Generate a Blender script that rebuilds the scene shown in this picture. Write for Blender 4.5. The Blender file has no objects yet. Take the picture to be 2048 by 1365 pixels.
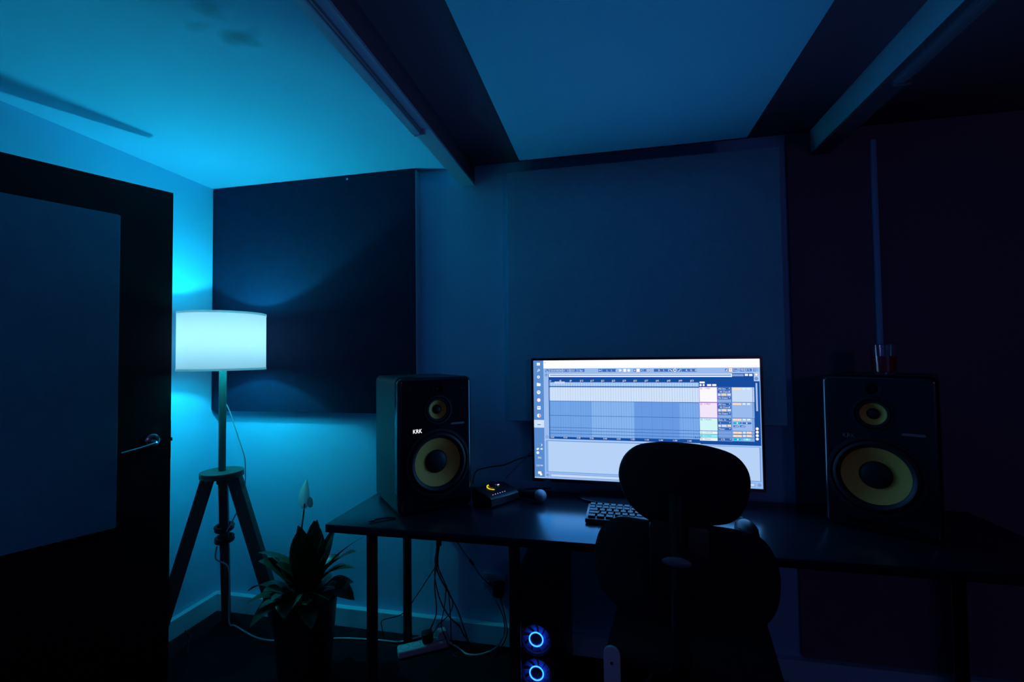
import bpy, bmesh, math, random
from mathutils import Vector, Matrix
random.seed(7)
C = bpy.context.scene.collection
scene = bpy.context.scene
PI = math.pi

# ---------------------------------------------------------------- camera
cam_d = bpy.data.cameras.new('camera')
cam_d.sensor_width = 36.0
cam_d.lens = 910.0 / 2048.0 * 36.0
cam_d.clip_start = 0.02
cam = bpy.data.objects.new('camera', cam_d)
C.objects.link(cam)
R_, U_, F_ = (.97811, .20776, -.01188), (.01798, -.02749, .99946), (-.20732, .97779, .03063)
cam.matrix_world = Matrix(((R_[0], U_[0], -F_[0], 2.1246), (R_[1], U_[1], -F_[1], -2.1420),
                           (R_[2], U_[2], -F_[2], 1.3625), (0, 0, 0, 1)))
scene.camera = cam

# ---------------------------------------------------------------- world, exposure, lights
world = bpy.data.worlds.new('world'); scene.world = world
world.use_nodes = True
world.node_tree.nodes['Background'].inputs[0].default_value = (.0, .0, .0, 1)
world.node_tree.nodes['Background'].inputs[1].default_value = 0
scene.view_settings.view_transform = 'Standard'
scene.view_settings.look = 'None'
scene.view_settings.exposure = 0.0
scene.view_settings.gamma = 1.0
scene.view_settings.use_curve_mapping = False

LAMP_POWER = 18.5
LAMP_COLOR = (.032, .72, .89)
DOWN = .62
SCREEN_GAIN = 1.0
SCREEN_POWER = 4.6
def light(name, kind, loc, power, color, size=.1):
    d = bpy.data.lights.new(name, kind); d.energy = power; d.color = color
    d.shadow_soft_size = size
    o = bpy.data.objects.new(name, d); C.objects.link(o); o.location = loc
    return o
# unseen violet light added behind the camera to tint and lift the dark side
light('violet_fill_light', 'POINT', (3.55, -3.6, 1.75), 4.6, (.80, .33, .95), .12)

# ---------------------------------------------------------------- helpers
def lin(c):
    return tuple(((v / 255) / 12.92 if v / 255 <= .04045 else ((v / 255 + .055) / 1.055) ** 2.4) for v in c)

def mat(name, col, rough=.6, metal=0.0, bump=0.0, bscale=200, var=0.0, vscale=20, spec=.5, emit=None, estr=0, coat=0, stretch=None):
    m = bpy.data.materials.new(name); m.use_nodes = True
    nt = m.node_tree; b = nt.nodes['Principled BSDF']
    b.inputs['Base Color'].default_value = (*col, 1)
    b.inputs['Roughness'].default_value = rough
    b.inputs['Metallic'].default_value = metal
    b.inputs['Specular IOR Level'].default_value = spec
    if coat: b.inputs['Coat Weight'].default_value = coat
    if emit:
        b.inputs['Emission Color'].default_value = (*emit, 1)
        b.inputs['Emission Strength'].default_value = estr
    co = nt.nodes.new('ShaderNodeTexCoord')
    src = co.outputs['Object']
    if stretch:
        mp = nt.nodes.new('ShaderNodeMapping'); mp.inputs['Scale'].default_value = stretch
        nt.links.new(src, mp.inputs['Vector']); src = mp.outputs['Vector']
    if var:
        n = nt.nodes.new('ShaderNodeTexNoise'); n.inputs['Scale'].default_value = vscale; n.inputs['Detail'].default_value = 4
        nt.links.new(src, n.inputs['Vector'])
        mx = nt.nodes.new('ShaderNodeMix'); mx.data_type = 'RGBA'
        mx.inputs['A'].default_value = (*[max(0, v * (1 - var)) for v in col], 1)
        mx.inputs['B'].default_value = (*[min(1, v * (1 + var)) for v in col], 1)
        nt.links.new(n.outputs['Fac'], mx.inputs['Factor']); nt.links.new(mx.outputs['Result'], b.inputs['Base Color'])
    if bump:
        n2 = nt.nodes.new('ShaderNodeTexNoise'); n2.inputs['Scale'].default_value = bscale; n2.inputs['Detail'].default_value = 3
        nt.links.new(src, n2.inputs['Vector'])
        bp = nt.nodes.new('ShaderNodeBump'); bp.inputs['Strength'].default_value = bump; bp.inputs['Distance'].default_value = .002
        nt.links.new(n2.outputs['Fac'], bp.inputs['Height']); nt.links.new(bp.outputs['Normal'], b.inputs['Normal'])
    return m

def emat(name, col, strength=1.0, sample=True):
    m = bpy.data.materials.new(name); m.use_nodes = True
    nt = m.node_tree; nt.nodes.clear()
    e = nt.nodes.new('ShaderNodeEmission'); o = nt.nodes.new('ShaderNodeOutputMaterial')
    e.inputs[0].default_value = (*col, 1); e.inputs[1].default_value = strength
    nt.links.new(e.outputs[0], o.inputs[0])
    if not sample:
        try: m.cycles.emission_sampling = 'NONE'
        except Exception: pass
    return m

class MB:
    def __init__(self): self.bm = bmesh.new()
    def box(self, c, s, rz=0, r=0, seg=2, M=None):
        g = bmesh.ops.create_cube(self.bm, size=1.0)
        vs = g['verts']
        bmesh.ops.scale(self.bm, vec=s, verts=vs)
        if r:
            es = list({e for v in vs for e in v.link_edges})
            g2 = bmesh.ops.bevel(self.bm, geom=es, offset=r, segments=seg, affect='EDGES', profile=.5)
            vs = list({v for v in g2['verts']} | {v for v in vs if v.is_valid})
        T = Matrix.Translation(c) @ Matrix.Rotation(rz, 4, 'Z')
        if M is not None: T = M @ T
        bmesh.ops.transform(self.bm, matrix=T, verts=vs)
        return self
    def cyl(self, p0, p1, r0, r1=None, seg=24, caps=True):
        r1 = r0 if r1 is None else r1
        p0, p1 = Vector(p0), Vector(p1); d = p1 - p0
        q = d.to_track_quat('Z', 'Y').to_matrix().to_4x4()
        g = bmesh.ops.create_cone(self.bm, cap_ends=caps, segments=seg, radius1=r0, radius2=r1, depth=d.length)
        bmesh.ops.transform(self.bm, matrix=Matrix.Translation((p0 + p1) / 2) @ q, verts=g['verts'])
        return self
    def sphere(self, c, r, s=(1, 1, 1), u=24, v=14, M=None):
        g = bmesh.ops.create_uvsphere(self.bm, u_segments=u, v_segments=v, radius=r)
        T = Matrix.Translation(c) @ (M if M is not None else Matrix.Identity(4)) @ Matrix.Diagonal((*s, 1))
        bmesh.ops.transform(self.bm, matrix=T, verts=g['verts'])
        return self
    def lathe(self, prof, M=None, seg=40, closed=False):
        rings = []
        for (r, z) in prof:
            if r < 1e-6: ring = [self.bm.verts.new((0, 0, z))]
            else: ring = [self.bm.verts.new((r * math.cos(2 * PI * i / seg), r * math.sin(2 * PI * i / seg), z)) for i in range(seg)]
            rings.append(ring)
        if closed: rings.append(rings[0])
        for a, b in zip(rings, rings[1:]):
            for i in range(seg):
                j = (i + 1) % seg
                if len(a) == 1 and len(b) == 1: continue
                if len(a) == 1: self.bm.faces.new((a[0], b[i], b[j]))
                elif len(b) == 1: self.bm.faces.new((a[i], a[j], b[0]))
                else: self.bm.faces.new((a[i], a[j], b[j], b[i]))
        if M is not None:
            vs = {v for r in rings for v in r}
            bmesh.ops.transform(self.bm, matrix=M, verts=list(vs))
        return self
    def tube(self, pts, r, seg=8, sub=8, closed=False, smooth=True):
        P = [Vector(p) for p in pts]
        if smooth and len(P) > 2:
            Q = []
            n = len(P)
            for i in range(n if closed else n - 1):
                if closed: a, b, c, d = P[(i - 1) % n], P[i], P[(i + 1) % n], P[(i + 2) % n]
                else: a, b, c, d = P[max(i - 1, 0)], P[i], P[i + 1], P[min(i + 2, n - 1)]
                for k in range(sub):
                    t = k / sub
                    Q.append(.5 * ((2 * b) + (c - a) * t + (2 * a - 5 * b + 4 * c - d) * t * t + (3 * b - a - 3 * c + d) * t ** 3))
            if not closed: Q.append(P[-1])
            P = Q
        rad = r if callable(r) else (lambda t: r)
        rings = []; up = Vector((.13, .21, 1)).normalized()
        n = len(P)
        for i, p in enumerate(P):
            if closed: t = (P[(i + 1) % n] - P[i - 1])
            else: t = (P[min(i + 1, n - 1)] - P[max(i - 1, 0)])
            if t.length < 1e-9: t = Vector((0, 0, 1))
            t.normalize()
            s = t.cross(up)
            if s.length < 1e-3: s = t.cross(Vector((1, 0, 0)))
            s.normalize(); up = s.cross(t).normalized()
            rr = rad(i / max(n - 1, 1))
            rings.append([self.bm.verts.new(p + (s * math.cos(2 * PI * k / seg) + up * math.sin(2 * PI * k / seg)) * rr) for k in range(seg)])
        m = n if closed else n - 1
        for i in range(m):
            a, b = rings[i], rings[(i + 1) % n]
            for k in range(seg):
                j = (k + 1) % seg
                self.bm.faces.new((a[k], a[j], b[j], b[k]))
        if not closed:
            self.bm.faces.new(list(reversed(rings[0]))); self.bm.faces.new(rings[-1])
        return self
    def prism(self, outline, depth, M=None, holes=()):
        """2D outline in local xz, front at y=0, back at y=depth"""
        es = []
        loops = [outline] + list(holes)
        start = len(self.bm.verts)
        allv = []
        for lp in loops:
            vs = [self.bm.verts.new((x, 0, z)) for x, z in lp]
            allv += vs
            for i in range(len(vs)): es.append(self.bm.edges.new((vs[i], vs[(i + 1) % len(vs)])))
        g = bmesh.ops.triangle_fill(self.bm, use_beauty=True, use_dissolve=False, edges=es)
        fs = [f for f in g['geom'] if isinstance(f, bmesh.types.BMFace)]
        ex = bmesh.ops.extrude_face_region(self.bm, geom=fs)
        nv = [v for v in ex['geom'] if isinstance(v, bmesh.types.BMVert)]
        bmesh.ops.translate(self.bm, vec=(0, depth, 0), verts=nv)
        if M is not None: bmesh.ops.transform(self.bm, matrix=M, verts=allv + nv)
        return self
    def build(self, name, m, parent=None, smooth=True, bevel=0, loc=None, angle=35):
        bmesh.ops.recalc_face_normals(self.bm, faces=self.bm.faces)
        me = bpy.data.meshes.new(name); self.bm.to_mesh(me); self.bm.free()
        for x in (m if isinstance(m, (list, tuple)) else [m]): me.materials.append(x)
        o = bpy.data.objects.new(name, me); C.objects.link(o)
        if parent is not None: o.parent = parent
        if loc is not None: o.location = loc
        if smooth:
            me.polygons.foreach_set('use_smooth', [True] * len(me.polygons))
            try: me.set_sharp_from_angle(angle=math.radians(angle))
            except Exception: pass
        if bevel:
            b = o.modifiers.new('bevel', 'BEVEL'); b.width = bevel; b.segments = 2; b.limit_method = 'ANGLE'; b.angle_limit = math.radians(50)
        return o

def rrect(x0, z0, x1, z1, r, n=6):
    out = []
    for cx, cz, a0 in ((x1 - r, z1 - r, 0), (x0 + r, z1 - r, PI / 2), (x0 + r, z0 + r, PI), (x1 - r, z0 + r, 1.5 * PI)):
        for i in range(n + 1):
            a = a0 + PI / 2 * i / n
            out.append((cx + r * math.cos(a), cz + r * math.sin(a)))
    return out
def circ(cx, cz, r, n=48): return [(cx + r * math.cos(2 * PI * i / n), cz + r * math.sin(2 * PI * i / n)) for i in range(n)]
def smooth_loop(pts, sub=4):
    P = [Vector(p) for p in pts]; n = len(P); out = []
    for i in range(n):
        a, b, c, d = P[(i - 1) % n], P[i], P[(i + 1) % n], P[(i + 2) % n]
        for k in range(sub):
            t = k / sub
            q = .5 * ((2 * b) + (c - a) * t + (2 * a - 5 * b + 4 * c - d) * t * t + (3 * b - a - 3 * c + d) * t ** 3)
            out.append((q.x, q.y))
    return out

def tag(o, label=None, cat=None, group=None, kind=None):
    if label: o['label'] = label
    if cat: o['category'] = cat
    if group: o['group'] = group
    if kind: o['kind'] = kind
    return o
def thing(name, label, cat, loc=(0, 0, 0), rz=0, group=None):
    o = bpy.data.objects.new(name, None); C.objects.link(o)
    o.location = loc; o.rotation_euler = (0, 0, rz); o.empty_display_size = .05
    return tag(o, label, cat, group)
def copy_tree(o, parent=None):
    c = o.copy(); C.objects.link(c); c.parent = parent
    for ch in list(o.children): copy_tree(ch, c)
    return c

_font = {}
def text_mesh(bm, s, M, mi):
    """flat lettering added to a bmesh; local text box height = 1"""
    cu = bpy.data.curves.new('t', 'FONT'); cu.body = s; cu.size = 1.0; cu.resolution_u = 2
    ob = bpy.data.objects.new('t', cu); C.objects.link(ob)
    dg = bpy.context.evaluated_depsgraph_get()
    me = bpy.data.meshes.new_from_object(ob.evaluated_get(dg))
    bpy.data.objects.remove(ob); bpy.data.curves.remove(cu)
    xs = [v.co.x for v in me.vertices] or [0]
    w = max(xs)
    vs = [bm.verts.new(M @ v.co) for v in me.vertices]
    for p in me.polygons:
        try:
            f = bm.faces.new([vs[i] for i in p.vertices]); f.material_index = mi
        except ValueError: pass
    bpy.data.meshes.remove(me)
    return w
def text_width(s):
    cu = bpy.data.curves.new('t', 'FONT'); cu.body = s; cu.size = 1.0
    ob = bpy.data.objects.new('t', cu); C.objects.link(ob)
    bpy.context.view_layer.update()
    w = ob.dimensions.x
    bpy.data.objects.remove(ob); bpy.data.curves.remove(cu)
    return max(w, 1e-3)

# ---------------------------------------------------------------- materials
M = {}
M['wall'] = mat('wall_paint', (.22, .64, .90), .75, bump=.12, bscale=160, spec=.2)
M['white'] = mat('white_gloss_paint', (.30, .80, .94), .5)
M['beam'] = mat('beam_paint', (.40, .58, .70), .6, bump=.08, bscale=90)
M['carpet'] = mat('dark_carpet', (.014, .014, .020), .95, bump=1.0, bscale=420, var=.5, vscale=60, spec=.1)
M['darkfab'] = mat('navy_fabric', (.004, .014, .048), .85, bump=.5, bscale=900, var=.25, vscale=30, spec=.25)
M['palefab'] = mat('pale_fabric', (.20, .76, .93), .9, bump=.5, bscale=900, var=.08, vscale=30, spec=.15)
M['doorpaint'] = mat('dark_door_paint', (.016, .010, .014), .6, bump=.05, bscale=60, spec=.15)
M['chrome'] = mat('brushed_metal', (.55, .58, .62), .22, metal=1.0, bump=.05, bscale=300)
M['wood'] = mat('lamp_timber', (.085, .085, .080), .55, bump=.2, bscale=30, var=.35, vscale=14, stretch=(12, 12, 1))
M['blackwood'] = mat('black_brown_laminate', (.012, .014, .022), .24, bump=.03, bscale=60, var=.25, vscale=30, stretch=(1, 14, 14), spec=.55)
M['blackmetal'] = mat('black_metal', (.010, .010, .013), .4, bump=.05, bscale=200)
M['blackplastic'] = mat('black_plastic', (.010, .010, .014), .45, bump=.15, bscale=500)
M['gloss'] = mat('gloss_black', (.008, .008, .012), .18, var=.1, spec=.8)
M['vinyl'] = mat('black_vinyl', (.050, .055, .062), .5, bump=.35, bscale=650)
M['cone'] = mat('yellow_woven_cone', (.80, .46, .07), .6, bump=.6, bscale=900, var=.12, vscale=120)
M['rubber'] = mat('black_rubber', (.013, .012, .016), .5, bump=.05, bscale=100, spec=.3)
M['cable_w'] = mat('white_cable', (.55, .60, .66), .45, var=.05)
M['cable_b'] = mat('black_cable', (.006, .006, .008), .5, var=.1)
M['leaf'] = mat('dark_green_leaf', (.030, .060, .028), .34, bump=.2, bscale=60, var=.4, vscale=25)
M['petal'] = mat('white_petal', (.75, .78, .74), .5, var=.06)
_nt = M['petal'].node_tree; _t = _nt.nodes.new('ShaderNodeBsdfTranslucent'); _t.inputs[0].default_value = (.7, .72, .68, 1)
_m = _nt.nodes.new('ShaderNodeMixShader'); _m.inputs[0].default_value = .5
_o = [n for n in _nt.nodes if n.type == 'OUTPUT_MATERIAL'][0]
_nt.links.new(_nt.nodes['Principled BSDF'].outputs[0], _m.inputs[1]); _nt.links.new(_t.outputs[0], _m.inputs[2]); _nt.links.new(_m.outputs[0], _o.inputs[0])
M['stem'] = mat('green_stem', (.05, .10, .03), .5, var=.2)
M['pot'] = mat('dark_pot', (.012, .012, .016), .5, bump=.1, bscale=80)
M['soil'] = mat('potting_soil', (.015, .012, .010), .95, bump=1, bscale=150, var=.4)
M['chairfab'] = mat('black_upholstery', (.022, .020, .028), .85, bump=.5, bscale=900, spec=.2)
M['greyplastic'] = mat('grey_plastic', (.16, .17, .20), .4, bump=.05)
M['palemetal'] = mat('pale_painted_metal', (.60, .70, .80), .4, bump=.03)
M['plate'] = mat('white_plastic', (.55, .60, .66), .4, var=.03)
M['mesh_metal'] = mat('mic_grille', (.30, .32, .36), .45, metal=.8, bump=1.0, bscale=900)

M['blackwood'].node_tree.nodes['Principled BSDF'].inputs['Specular Tint'].default_value = (.25, .75, 1, 1)
# ---------------------------------------------------------------- structure
H, XR, YF = 2.30, 4.46, -4.20
def struct(name, mb, m, label=None, cat=None, parent=None, **k):
    o = mb.build(name, m, parent, **k)
    o['kind'] = 'structure'
    if label: o['label'] = label
    if cat: o['category'] = cat
    return o
struct('floor', MB().box((XR / 2, YF / 2, -.05), (XR + .2, -YF + .2, .1)), M['carpet'], 'dark carpeted floor of the room', 'floor')

# ceiling paint with two smudges on it
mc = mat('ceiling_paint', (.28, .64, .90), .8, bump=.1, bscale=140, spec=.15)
nt = mc.node_tree; b = nt.nodes['Principled BSDF']
geo = nt.nodes.new('ShaderNodeNewGeometry')
prev = None
for (sx, sy, rx, ry, k) in ((1.075, -1.03, .075, .045, .42), (1.10, -1.14, .065, .05, .4), (1.02, -1.10, .06, .03, .25)):
    sub = nt.nodes.new('ShaderNodeVectorMath'); sub.operation = 'SUBTRACT'; sub.inputs[1].default_value = (sx, sy, H)
    nt.links.new(geo.outputs['Position'], sub.inputs[0])
    mul = nt.nodes.new('ShaderNodeVectorMath'); mul.operation = 'MULTIPLY'; mul.inputs[1].default_value = (1 / rx, 1 / ry, 0)
    nt.links.new(sub.outputs[0], mul.inputs[0])
    nz = nt.nodes.new('ShaderNodeTexNoise'); nz.inputs['Scale'].default_value = 14
    nt.links.new(geo.outputs['Position'], nz.inputs['Vector'])
    ln = nt.nodes.new('ShaderNodeVectorMath'); ln.operation = 'LENGTH'; nt.links.new(mul.outputs[0], ln.inputs[0])
    ad = nt.nodes.new('ShaderNodeMath'); ad.operation = 'MULTIPLY_ADD'; ad.inputs[1].default_value = 2.2
    nt.links.new(nz.outputs['Fac'], ad.inputs[0]); nt.links.new(ln.outputs['Value'], ad.inputs[2])
    mr = nt.nodes.new('ShaderNodeMapRange'); mr.inputs['From Min'].default_value = .9; mr.inputs['From Max'].default_value = 2.2
    mr.inputs['To Min'].default_value = 1 - k; mr.inputs['To Max'].default_value = 1
    nt.links.new(ad.outputs[0], mr.inputs['Value'])
    if prev is None: prev = mr.outputs[0]
    else:
        mm = nt.nodes.new('ShaderNodeMath'); mm.operation = 'MULTIPLY'
        nt.links.new(prev, mm.inputs[0]); nt.links.new(mr.outputs[0], mm.inputs[1]); prev = mm.outputs[0]
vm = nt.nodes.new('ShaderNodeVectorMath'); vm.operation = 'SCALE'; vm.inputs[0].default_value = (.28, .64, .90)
nt.links.new(prev, vm.inputs['Scale']); nt.links.new(vm.outputs[0], b.inputs['Base Color'])
struct('ceiling', MB().box((.68, YF / 2, H + .05), (1.56, -YF + .2, .1)), mc, 'white plasterboard ceiling over the floor lamp', 'ceiling')
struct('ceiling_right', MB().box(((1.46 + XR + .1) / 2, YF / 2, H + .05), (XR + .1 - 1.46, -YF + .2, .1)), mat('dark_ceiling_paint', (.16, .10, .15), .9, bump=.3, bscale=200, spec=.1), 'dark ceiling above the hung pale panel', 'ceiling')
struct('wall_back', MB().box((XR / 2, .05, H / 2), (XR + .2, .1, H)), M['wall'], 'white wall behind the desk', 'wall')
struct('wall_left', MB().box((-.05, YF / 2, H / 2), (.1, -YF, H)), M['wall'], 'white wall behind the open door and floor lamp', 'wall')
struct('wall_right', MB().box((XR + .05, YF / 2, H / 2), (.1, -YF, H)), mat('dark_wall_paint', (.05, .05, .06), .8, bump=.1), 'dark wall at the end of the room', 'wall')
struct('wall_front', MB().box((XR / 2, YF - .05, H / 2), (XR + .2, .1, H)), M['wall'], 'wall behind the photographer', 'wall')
BH = .091
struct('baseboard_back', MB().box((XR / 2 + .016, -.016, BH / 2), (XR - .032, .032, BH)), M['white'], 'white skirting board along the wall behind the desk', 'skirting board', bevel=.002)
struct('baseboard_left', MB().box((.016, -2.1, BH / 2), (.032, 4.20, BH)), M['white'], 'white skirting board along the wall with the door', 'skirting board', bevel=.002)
# ceiling beams
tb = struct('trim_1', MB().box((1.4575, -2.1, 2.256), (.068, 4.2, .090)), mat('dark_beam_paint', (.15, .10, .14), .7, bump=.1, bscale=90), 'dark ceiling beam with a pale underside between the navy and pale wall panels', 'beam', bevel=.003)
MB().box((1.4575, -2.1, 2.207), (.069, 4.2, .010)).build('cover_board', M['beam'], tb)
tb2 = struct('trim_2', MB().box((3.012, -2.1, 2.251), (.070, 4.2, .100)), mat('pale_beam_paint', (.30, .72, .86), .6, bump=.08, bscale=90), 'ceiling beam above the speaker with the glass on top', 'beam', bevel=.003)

MB().box((3.012, -2.1, 2.1965), (.072, 4.2, .009)).build('underside_shade', mat('painted_underside_shade', (.09, .07, .11), .6, bump=.1, bscale=90), tb2)  # thin dark sheet added under the beam; its colour stands in for shade

# ---------------------------------------------------------------- door, folded open against the left wall
dl = Vector((-.396, -.918))
DX, DY, DL = .298, -.541, .64
hx, hy = DX + dl.x * DL, DY + dl.y * DL
d_ang = math.atan2(-dl.y, -dl.x)              # local +x runs from hinge to the free edge
door = thing('door_1', 'dark open door with a pale sound panel fixed to it', 'door', (hx, hy, 0), d_ang)
door['kind'] = 'structure'
# local -y faces the photographer
MB().box((DL / 2, .019, 1.0475), (DL, .038, 2.065), r=.002).build('door_leaf', M['doorpaint'], door)
sx = lambda s: DL - s
po = rrect(sx(.615), .716, sx(.187), 1.930, .006, 3)
MB().prism(po, -.04).build('acoustic_panel', mat('grey_fabric', (.09, .25, .36), .9, bump=.5, bscale=900, var=.08, vscale=30, spec=.15), door, bevel=.003)
hd = bpy.data.objects.new('handle', None)
rose = MB().lathe([(0, .012), (.020, .012), (.026, .008), (.027, 0), (0, 0)], Matrix.Translation((sx(.066), 0, 1.028)) @ Matrix.Rotation(PI / 2, 4, 'X')).build('handle_rose', M['chrome'], door)
lev = MB().tube([(sx(.066), -.008, 1.024), (sx(.066), -.045, 1.022), (sx(.075), -.056, 1.020), (sx(.12), -.056, 1.010), (sx(.178), -.054, 1.000)], lambda t: .0085 - .003 * t, 10)
lev.build('handle_lever', M['chrome'], door)
bpy.data.objects.remove(hd)
MB().box((DL + .001, .019, 1.02), (.004, .022, .16), r=.001).box((DL + .006, .019, 1.02), (.010, .014, .016), r=.003).build('latch', M['chrome'], door)
for z in (.25, 1.05, 1.85):
    MB().cyl((-.004, -.004, z - .05), (-.004, -.004, z + .05), .007, seg=12).build('hinge', M['chrome'], door)

# ---------------------------------------------------------------- wall panels
p = thing('acoustic_panel', 'square navy fabric wall panel behind the glowing floor lamp', 'wall panel', (0, 0, 0), 0)
o = MB().prism(rrect(.004, 1.078, 1.196, 2.294, .012, 5), .046, Matrix.Translation((0, -.05, 0))).build('fabric_face', M['darkfab'], p, bevel=.004)
MB().box((1.199, -.024, 1.686), (.006, .044, 1.21)).build('frame_edge', M['beam'], p)
MB().cyl((.827, -.0515, 2.276), (.827, -.056, 2.276), .006, seg=12).build('fixing_screw', M['chrome'], p)
p = thing('acoustic_panel', 'square pale fabric wall panel above the lit screen', 'wall panel', (0, 0, 0), 0)
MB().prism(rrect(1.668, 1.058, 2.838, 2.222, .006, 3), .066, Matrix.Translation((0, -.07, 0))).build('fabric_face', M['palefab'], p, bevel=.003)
p = thing('acoustic_panel', 'tall wide black fabric wall panel behind the speaker with the glass on top', 'wall panel', (0, 0, 0), 0)
MB().prism(rrect(2.885, .10, 4.43, 2.294, .008, 4), .016, Matrix.Translation((0, -.018, 0))).build('fabric_face', mat('black_fabric', (.16, .13, .20), .9, bump=.5, bscale=900), p, bevel=.004)
tag(MB().box((3.203, -.025, 1.70), (.020, .014, 1.06), r=.003).build('cable_trunking', M['wall']), 'thin pale vertical cable cover on the black wall panel above the red glass', 'cable cover')

# ceiling raft between the beams
p = thing('ceiling_panel', 'flat pale sound panel hung under the ceiling between the beams', 'ceiling panel', (0, 0, 0), 0)
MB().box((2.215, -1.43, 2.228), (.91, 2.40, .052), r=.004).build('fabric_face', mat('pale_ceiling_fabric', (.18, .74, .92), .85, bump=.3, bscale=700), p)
for x in (1.95, 2.45):
    for y in (-.5, -2.2):
        MB().cyl((x, y, 2.25), (x, y, 2.30), .006, seg=8).build('hanger', M['chrome'], p)

# battens under the beams
def batten(x, y1, label, z, hm):
    t = thing('light_batten', label, 'light batten', (x, y1, z))
    MB().box((0, -1.7, -.010), (.030, 3.4, .020), r=.004).build('housing', hm, t)
    MB().cyl((.019, -.01, -.009), (.019, -3.4, -.009), .007, seg=14).build('tube', M['greyplastic'], t)
    MB().box((.012, .004, -.010), (.046, .012, .024), r=.003).build('end_cap', hm, t)
batten(1.441, -.585, 'slim unlit batten under the beam over the floor lamp side', 2.203, M['beam'])
batten(3.003, -.565, 'slim unlit batten under the beam over the glass topped speaker', 2.193, mat('dim_batten_paint', (.12, .14, .20), .5, bump=.05))

# ---------------------------------------------------------------- floor lamp
LX, LY = .338, -.318
lamp = thing('floor_lamp', 'lit tripod floor lamp with a glowing cyan drum shade', 'floor lamp', (LX, LY, 0))
ms = bpy.data.materials.new('lamp_shade_linen'); ms.use_nodes = True
nt = ms.node_tree; nt.nodes.clear()
out = nt.nodes.new('ShaderNodeOutputMaterial'); a1 = nt.nodes.new('ShaderNodeAddShader'); mxs = nt.nodes.new('ShaderNodeMixShader')
dif = nt.nodes.new('ShaderNodeBsdfDiffuse'); tr = nt.nodes.new('ShaderNodeBsdfTranslucent'); em = nt.nodes.new('ShaderNodeEmission')
wv = nt.nodes.new('ShaderNodeTexNoise'); wv.inputs['Scale'].default_value = 220
tc = nt.nodes.new('ShaderNodeTexCoord'); nt.links.new(tc.outputs['Object'], wv.inputs['Vector'])
rmp = nt.nodes.new('ShaderNodeMapRange'); rmp.inputs['To Min'].default_value = .074; rmp.inputs['To Max'].default_value = .082
nt.links.new(wv.outputs['Fac'], rmp.inputs['Value'])
cmb = nt.nodes.new('ShaderNodeCombineColor')
cmb.inputs[0].default_value = .95
for i in (1, 2): nt.links.new(rmp.outputs[0], cmb.inputs[i])
nt.links.new(cmb.outputs[0], tr.inputs['Color'])
dif.inputs['Color'].default_value = (.12, .76, .8, 1)
em.inputs[0].default_value = (.9, .35, .25, 1); em.inputs[1].default_value = .04
a2 = nt.nodes.new('ShaderNodeAddShader')
nt.links.new(dif.outputs[0], a1.inputs[0]); nt.links.new(tr.outputs[0], a1.inputs[1])
nt.links.new(a1.outputs[0], a2.inputs[0]); nt.links.new(em.outputs[0], a2.inputs[1]); nt.links.new(a2.outputs[0], out.inputs[0])
SR, Z0, Z1 = .180, 1.308, 1.574
MB().lathe([(SR, Z0), (SR, Z1)], seg=72).build('lamp_shade', ms, lamp)
trimm = mat('shade_trim', (.25, .36, .42), .6, bump=.1)
_nt = trimm.node_tree; _t = _nt.nodes.new('ShaderNodeBsdfTranslucent'); _t.inputs[0].default_value = (.30, .42, .42, 1)
_m = _nt.nodes.new('ShaderNodeAddShader'); _o = [n for n in _nt.nodes if n.type == 'OUTPUT_MATERIAL'][0]
_nt.links.new(_nt.nodes['Principled BSDF'].outputs[0], _m.inputs[0]); _nt.links.new(_t.outputs[0], _m.inputs[1]); _nt.links.new(_m.outputs[0], _o.inputs[0])
for z in (Z0 + .004, Z1 - .004):
    MB().lathe([(SR + .0015, z - .005), (SR + .0015, z + .005)], seg=72).build('shade_trim', trimm, lamp)
sp = MB()
for k in range(3):
    a = 2 * PI * k / 3 + .4
    sp.cyl((.02 * math.cos(a), .02 * math.sin(a), Z0 + .02), ((SR - .002) * math.cos(a), (SR - .002) * math.sin(a), Z0 + .012), .002, seg=6)
sp.build('shade_spider', M['chrome'], lamp)
MB().cyl((0, 0, .82), (0, 0, 1.32), .0155, seg=20).build('pole', M['wood'], lamp)
MB().cyl((0, 0, 1.32), (0, 0, 1.358), .0150, seg=20).build('bulb_socket', M['blackplastic'], lamp)
MB().lathe([(0, 1.358), (.012, 1.358), (.012, 1.376), (0, 1.376)], seg=24).build('bulb_base', M['plate'], lamp)
gmt = bpy.data.materials.new('bulb_glass'); gmt.use_nodes = True
nt = gmt.node_tree; nt.nodes.clear()
out = nt.nodes.new('ShaderNodeOutputMaterial'); mxs = nt.nodes.new('ShaderNodeMixShader'); mxs.inputs[0].default_value = .06
t_ = nt.nodes.new('ShaderNodeBsdfTransparent'); e_ = nt.nodes.new('ShaderNodeEmission'); e_.inputs[0].default_value = (*LAMP_COLOR, 1); e_.inputs[1].default_value = 10
nt.links.new(t_.outputs[0], mxs.inputs[1]); nt.links.new(e_.outputs[0], mxs.inputs[2]); nt.links.new(mxs.outputs[0], out.inputs[0])
MB().lathe([(.012, 1.376), (.014, 1.388), (.024, 1.408), (.031, 1.432), (.029, 1.452), (.018, 1.468), (0, 1.473)], seg=24).build('bulb', gmt, lamp)
pl_ = light('lamp_light', 'POINT', (0, 0, 1.439), LAMP_POWER, LAMP_COLOR, .018)
pl_.parent = lamp
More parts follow.
